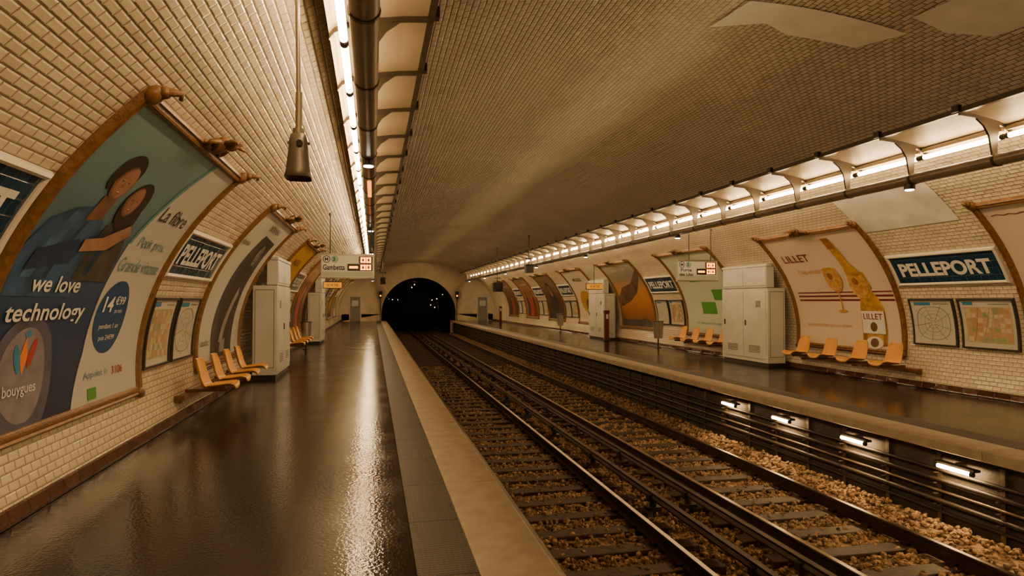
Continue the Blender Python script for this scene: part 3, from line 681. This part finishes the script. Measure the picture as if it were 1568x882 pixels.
# ------------------------------------------------------------------ hanging loudspeaker / monitors
M['rod']=mat('painted_rod',(.24,.19,.14),.35,metal=.5); M['spk']=mat('speaker_housing',(.10,.08,.062),.35,metal=.5)
def speaker(x,y,z):
    b=MB()
    b.cyl((x,y,z+.30),(x-.02,y,zt(x)-.003),.016,'rod',10); b.cyl((x,y,z+.17),(x,y,z+.46),.024,'rod',12); b.cyl((x,y,zt(x)-.06),(x,y,zt(x)-.01),.05,'rod',12)
    b.cyl((x,y,z+.13),(x,y,z+.20),.04,'rod',12)
    # flared bell-shaped housing
    def lay(w,d,zz,yo=0):
        o=[]; n=16
        for i in range(n):
            t=2*math.pi*i/n; cx,sy=math.cos(t),math.sin(t); q=.45
            o.append((x+w*math.copysign(abs(cx)**q,cx),y+yo+d*math.copysign(abs(sy)**q,sy),zz))
        return o
    Ls=[lay(.03,.03,z+.17),lay(.052,.055,z+.155),lay(.062,.075,z+.11),lay(.068,.085,z+.02),lay(.080,.10,z-.10),lay(.092,.112,z-.15),lay(.088,.108,z-.155),lay(.072,.09,z-.12),lay(.04,.05,z-.06)]
    vs=[p for l in Ls for p in l]; n=16
    fs=[(j*n+i,j*n+(i+1)%n,(j+1)*n+(i+1)%n,(j+1)*n+i) for j in range(len(Ls)-1) for i in range(n)]+[tuple(range(n)),tuple(range(len(vs)-n,len(vs)))[::-1]]
    b.add(vs,fs,'spk',smooth=True); b.cyl((x+.015,y-.07,z+.085),(x+.015,y-.10,z+.08),.022,'black',14); b.cyl((x-.075,y,z+.1),(x+.075,y,z+.1),.012,'dark',8)
    b.done('hanging_loudspeaker')
speaker(-.52,4.72,2.72)
def monitor(x,y,z,w=.45,h=.4):
    b=MB(); b.cyl((x,y,z+h/2),(x,y,zt(x)-.03),.02,'dark',10); b.cyl((x,y,zt(x)-.07),(x,y,zt(x)-.03),.06,'dark',12)
    b.box(x-w/2,x+w/2,y-.18,y+.15,z-h/2,z+h/2,'dark'); b.box(x-w/2+.04,x+w/2-.04,y-.186,y-.18,z-h/2+.05,z+h/2-.05,'black')
    b.box(x-w/2,x+w/2,y-.26,y-.18,z+h/2-.02,z+h/2,'dark'); b.box(x-.18,x+.18,y-.02,y+.02,z+h/2+.25,z+h/2+.3,'dark')
    b.done('platform_monitor',bevel=.008)
monitor(6.85,35.5,2.5,.55,.5); monitor(6.9,28.2,3.2,.35,.35); monitor(.55,38,2.9,.3,.4)
# ------------------------------------------------------------------ track
def rail(x,name='running_rail',z0=-1.10,sc=1,topm=None):
    h=.15*sc
    pr=[(-.07,0),(.07,0),(.07,.012),(.015,.03),(.012,.105),(.034,.118),(.034,.142),(.028,.15),(-.028,.15),(-.034,.142),(-.034,.118),(-.012,.105),(-.015,.03),(-.07,.012)]
    pr=[(x+a*sc,z0+c*sc) for a,c in pr]
    b=MB(); b.extr(pr,Y0+.02,Y1+8,'railrust'); 
    b.add([(x-.027*sc,Y0+.02,z0+h+.001),(x+.027*sc,Y0+.02,z0+h+.001),(x+.027*sc,Y1+8,z0+h+.001),(x-.027*sc,Y1+8,z0+h+.001)],[(0,1,2,3)],topm or 'railtop')
    y=Y0+.3
    while y<Y1:
        for s in(-1,1): b.box(x+s*.09-.03,x+s*.09+.03,y-.05,y+.05,z0-.005,z0+.035,'railrust')
        y+=.6
    b.done(name)
M['railrust']=mat('rusty_rail_side',(.045,.028,.017),.5,metal=.5,noise=.4,nscale=5); M['railtop']=mat('polished_rail_head',(.45,.38,.30),.28,metal=1)
for x in(1.81,3.25,4.65,6.09): rail(x)
def third(x):
    b=MB(); pr=[(x-.05,-.95),(x+.05,-.95),(x+.05,-.93),(x+.02,-.90),(x+.035,-.865),(x-.035,-.865),(x-.02,-.90),(x-.05,-.93)]
    b.extr(pr,Y0+.02,Y1,'railrust')
    y=Y0+.9
    while y<Y1:
        b.cyl((x,y,-1.12),(x,y,-.95),.055,'dark',10,r1=.04); b.box(x-.10,x+.10,y-.07,y+.07,-1.14,-1.06,'dark'); b.box(x-.075,x+.075,y-.045,y+.045,-.99,-.90,'dark'); y+=2.4
    b.done('power_rail')
third(3.70); third(4.22)
M['wood']=mat('dark_tarred_sleeper',(.05,.03,.017),.6,noise=.5,nscale=7,bump=.5,bscale=25)
b=MB(); y=Y0+.3
while y<Y1+6:
    for cx in(2.53,5.37):
        o=random.uniform(-.02,.02); b.box(cx-1.13+o,cx+1.13+o,y-.115,y+.115,-1.24,-1.10+random.uniform(-.006,.004),'wood')
    y+=.6
b.done('track_sleepers',bevel=.01)
def ballast_mat():
    m,nt,b=_new('ballast_stone'); N=nt.nodes;L=nt.links
    tc=N.new('ShaderNodeTexCoord'); v=N.new('ShaderNodeTexVoronoi'); v.inputs['Scale'].default_value=19
    L.new(tc.outputs['Object'],v.inputs['Vector'])
    r=N.new('ShaderNodeValToRGB'); e=r.color_ramp.elements; e[0].color=(.08,.05,.028,1); e[1].color=(.50,.33,.18,1)
    sp=N.new('ShaderNodeSeparateColor'); L.new(v.outputs['Color'],sp.inputs[0]); L.new(sp.outputs[0],r.inputs['Fac']); L.new(r.outputs['Color'],b.inputs['Base Color'])
    b.inputs['Roughness'].default_value=.75; b.inputs['Specular IOR Level'].default_value=.25
    bp=N.new('ShaderNodeBump'); bp.inputs['Strength'].default_value=1; bp.inputs['Distance'].default_value=.03; bp.invert=True
    L.new(v.outputs['Distance'],bp.inputs['Height']); L.new(bp.outputs['Normal'],b.inputs['Normal'])
    return m
M['ballast']=ballast_mat()
def bz(x):
    z=-1.135
    if x>6.45: z+=min(1,(x-6.45)/.4)*.10
    if 3.4<x<4.5: z-=.03
    return z
nx,ny=40,520
gx=np.linspace(.97,6.97,nx+1); gy=np.linspace(Y0+.02,Y1-.02,ny+1)
GX,GY=np.meshgrid(gx,gy); GZ=np.vectorize(bz)(GX)+rng.uniform(-.012,.012,GX.shape)-.02
V=np.stack([GX.ravel(),GY.ravel(),GZ.ravel()],1)
idx=np.arange((nx+1)*(ny+1)).reshape(ny+1,nx+1)
Q=np.stack([idx[:-1,:-1].ravel(),idx[:-1,1:].ravel(),idx[1:,1:].ravel(),idx[1:,:-1].ravel()],1)
ph=(1+5**.5)/2
ico=np.array([(-1,ph,0),(1,ph,0),(-1,-ph,0),(1,-ph,0),(0,-1,ph),(0,1,ph),(0,-1,-ph),(0,1,-ph),(ph,0,-1),(ph,0,1),(-ph,0,-1),(-ph,0,1)])/1.9
icf=np.array([(0,11,5),(0,5,1),(0,1,7),(0,7,10),(0,10,11),(1,5,9),(5,11,4),(11,10,2),(10,7,6),(7,1,8),(3,9,4),(3,4,2),(3,2,6),(3,6,8),(3,8,9),(4,9,5),(2,4,11),(6,2,10),(8,6,7),(9,8,1)])
SV=[];SF=[];o=0
def stones(n,ya,yb,r0,r1):
    global o
    for _ in range(n):
        x=rng.uniform(1.15,6.9); y=rng.uniform(ya,yb)
        k=((y-(Y0+.3)+.3)%.6)-.3
        if abs(k)<.125 and (1.4<x<3.66 or 4.24<x<6.5) and rng.random()<.88: continue
        if min(abs(x-q) for q in(1.81,3.25,4.65,6.09))<.09: continue
        r=rng.uniform(r0,r1); v=ico*(r*rng.uniform(.6,1.15,3))*rng.uniform(.8,1.2,(12,1))
        a=rng.uniform(0,6.28); c,s=math.cos(a),math.sin(a); a2=rng.uniform(-.6,.6); c2,s2=math.cos(a2),math.sin(a2)
        v=v@np.array([[c,-s,0],[s,c,0],[0,0,1]])@np.array([[1,0,0],[0,c2,-s2],[0,s2,c2]])
        zz=bz(x)+(.02 if abs(k)<.125 else 0)
        SV.append(v+np.array([x,y,zz+r*.1])); SF.append(icf+o); o+=12
stones(13000,3.5,14,.026,.046); stones(6000,14,28,.03,.05)
SV=np.concatenate(SV); SF=np.concatenate(SF)
me=bpy.data.meshes.new('ballast'); me.from_pydata(np.concatenate([V,SV]).tolist(),[],Q.tolist()+(SF+len(V)).tolist()); me.materials.append(M['ballast'])
ob=bpy.data.objects.new('track_ballast',me); bpy.context.scene.collection.objects.link(ob)
# ------------------------------------------------------------------ cable rack & lamps under right platform
M['tube2']=mat('under_platform_tube',(1,.85,.6),es=190,ecol=(1,.62,.27))
M['cable']=mat('dusty_black_cable',(.03,.022,.015),.5,noise=.3)
b=MB()
for k,(z,r,mm) in enumerate(((-.40,.022,'cable'),(-.52,.03,'cable'),(-.66,.02,'galv'),(-.78,.03,'cable'),(-.91,.02,'cable'))):
    b.cyl((6.93-.02*(k%2),Y0+.02,z),(6.93-.02*(k%2),Y1-.02,z),r,mm,8)
y=Y0+.5
while y<Y1:
    b.box(6.95,6.98,y-.03,y+.03,-1.05,-.2,'galv')
    for z in(-.43,-.56,-.69,-.82): b.box(6.86,6.96,y-.015,y+.015,z-.012,z+.0,'galv')
    y+=.83
b.done('cable_rack')
for y in[3.1,4.76,6.42,8.08,9.76,11.4]:
    b=MB(); b.box(6.80,6.90,y-.27,y+.27,-.29,-.26,'dark'); b.box(6.86,6.97,y-.03,y+.03,-.31,-.24,'dark')
    b.cyl((6.81,y-.22,-.315),(6.81,y+.22,-.315),.024,'tube2',10)
    for e in(-.24,.24): b.cyl((6.81,y+e-.02,-.315),(6.81,y+e+.02,-.315),.028,'dark',10)
    b.done('under_platform_lamp')
# ------------------------------------------------------------------ far-end doors & small items
M['door']=mat('grey_door_paint',(.20,.19,.17),.5); M['sgred']=mat('red_paint',(.10,.012,.010),.4); M['yell']=mat('yellow_sign',(.7,.32,.02),.4,es=.5,ecol=(1,.38,.02))
for i,(xa,xb) in enumerate(((-1.95,-1.1),(9.2,10.05))):
    b=MB(); b.box(xa,xb,Y1-.06,Y1-.002,0,2.1,'door'); b.box(xa-.08,xa,Y1-.09,Y1-.002,0,2.18,'cab'); b.box(xb,xb+.08,Y1-.09,Y1-.002,0,2.18,'cab'); b.box(xa,xb,Y1-.09,Y1-.002,2.1,2.18,'cab')
    b.box(xb-.12,xb-.05,Y1-.12,Y1-.06,1.0,1.05,'steel'); b.box(xa+.15,xb-.15,Y1-.07,Y1-.06,1.3,1.8,'cab'); b.done('door_%d'%(i+1))
for x,y in((9.86,26.2),(9.9,50)):
    b=MB(); b.box(x-.15,x+.15,y-.12,y+.12,0,.06,'dark'); b.box(x-.09,x+.09,y-.08,y+.08,.06,1.25,'sgred'); b.box(x-.11,x+.11,y-.1,y+.1,1.2,1.32,'sgred'); b.box(x-.05,x+.05,y-.09,y-.08,.95,1.15,'white'); b.done('emergency_call_post',bevel=.01)
for x,y in((10.25,21.9),(10.25,34.5),(-2.35,24)):
    b=MB(); b.cyl((x,y,.35),(x,y,.95),.16,'steel',16,r1=.19); b.cyl((x,y,.95),(x,y,.98),.2,'dark',16); b.cyl((x,y,0),(x,y,.35),.03,'dark',8); b.cyl((x,y,0),(x,y,.02),.12,'dark',12); b.done('waste_bin')
for x,y in((-1.6,27.1),(9.5,27.1)):
    z=2.35; b=MB(); b.box(x-.35,x+.35,y-.42,y-.34,z-.1,z+.12,'yell'); b.box(x-.38,x+.38,y-.34,y-.31,z-.13,z+.15,'dark'); b.cyl((x,y-.33,z+.15),(x,y-.33,zt(x)-.01),.015,'dark',8)
    b.text(lambda u,v,d=0:(x+u,y-.42-d,z+v),'SORTIE',0,.01,'black',h=.1,d=.004,bold=.01); b.done('exit_sign')
for x,sg in((.62,1),(7.28,-1)):
    b=MB(); y=56.88-.12; b.box(x-.12,x+.12,y-.1,y+.1,2.0,2.6,'black'); b.cyl((x,y-.11,2.2),(x,y-.13,2.2),.07,'led',12); b.box(x-.04,x+.04,y+.1,56.99,2.2,2.3,'dark')
    for z in(2.2,2.42): b.cyl((x,y-.1,z+.09),(x,y-.2,z+.09),.02,'dark',8)
    b.box(x-.03,x+.03,y-.03,y+.03,0,2.0,'dark'); b.box(x-.12,x+.12,y-.1,y+.1,0,.03,'dark')
    b.done('track_signal')
# ------------------------------------------------------------------ world & camera
w=bpy.data.worlds.new('World'); bpy.context.scene.world=w; w.use_nodes=True
w.node_tree.nodes['Background'].inputs[0].default_value=(.01,.008,.006,1); w.node_tree.nodes['Background'].inputs[1].default_value=.2
cam=bpy.data.cameras.new('camera'); co=bpy.data.objects.new('camera',cam); bpy.context.scene.collection.objects.link(co)
cam.sensor_width=36; cam.lens=22.5; cam.clip_end=400; cam.clip_start=.05
co.location=(0,0,1.7); co.rotation_euler=(math.radians(90+1.21),0,math.radians(-12.23))
bpy.context.scene.camera=co
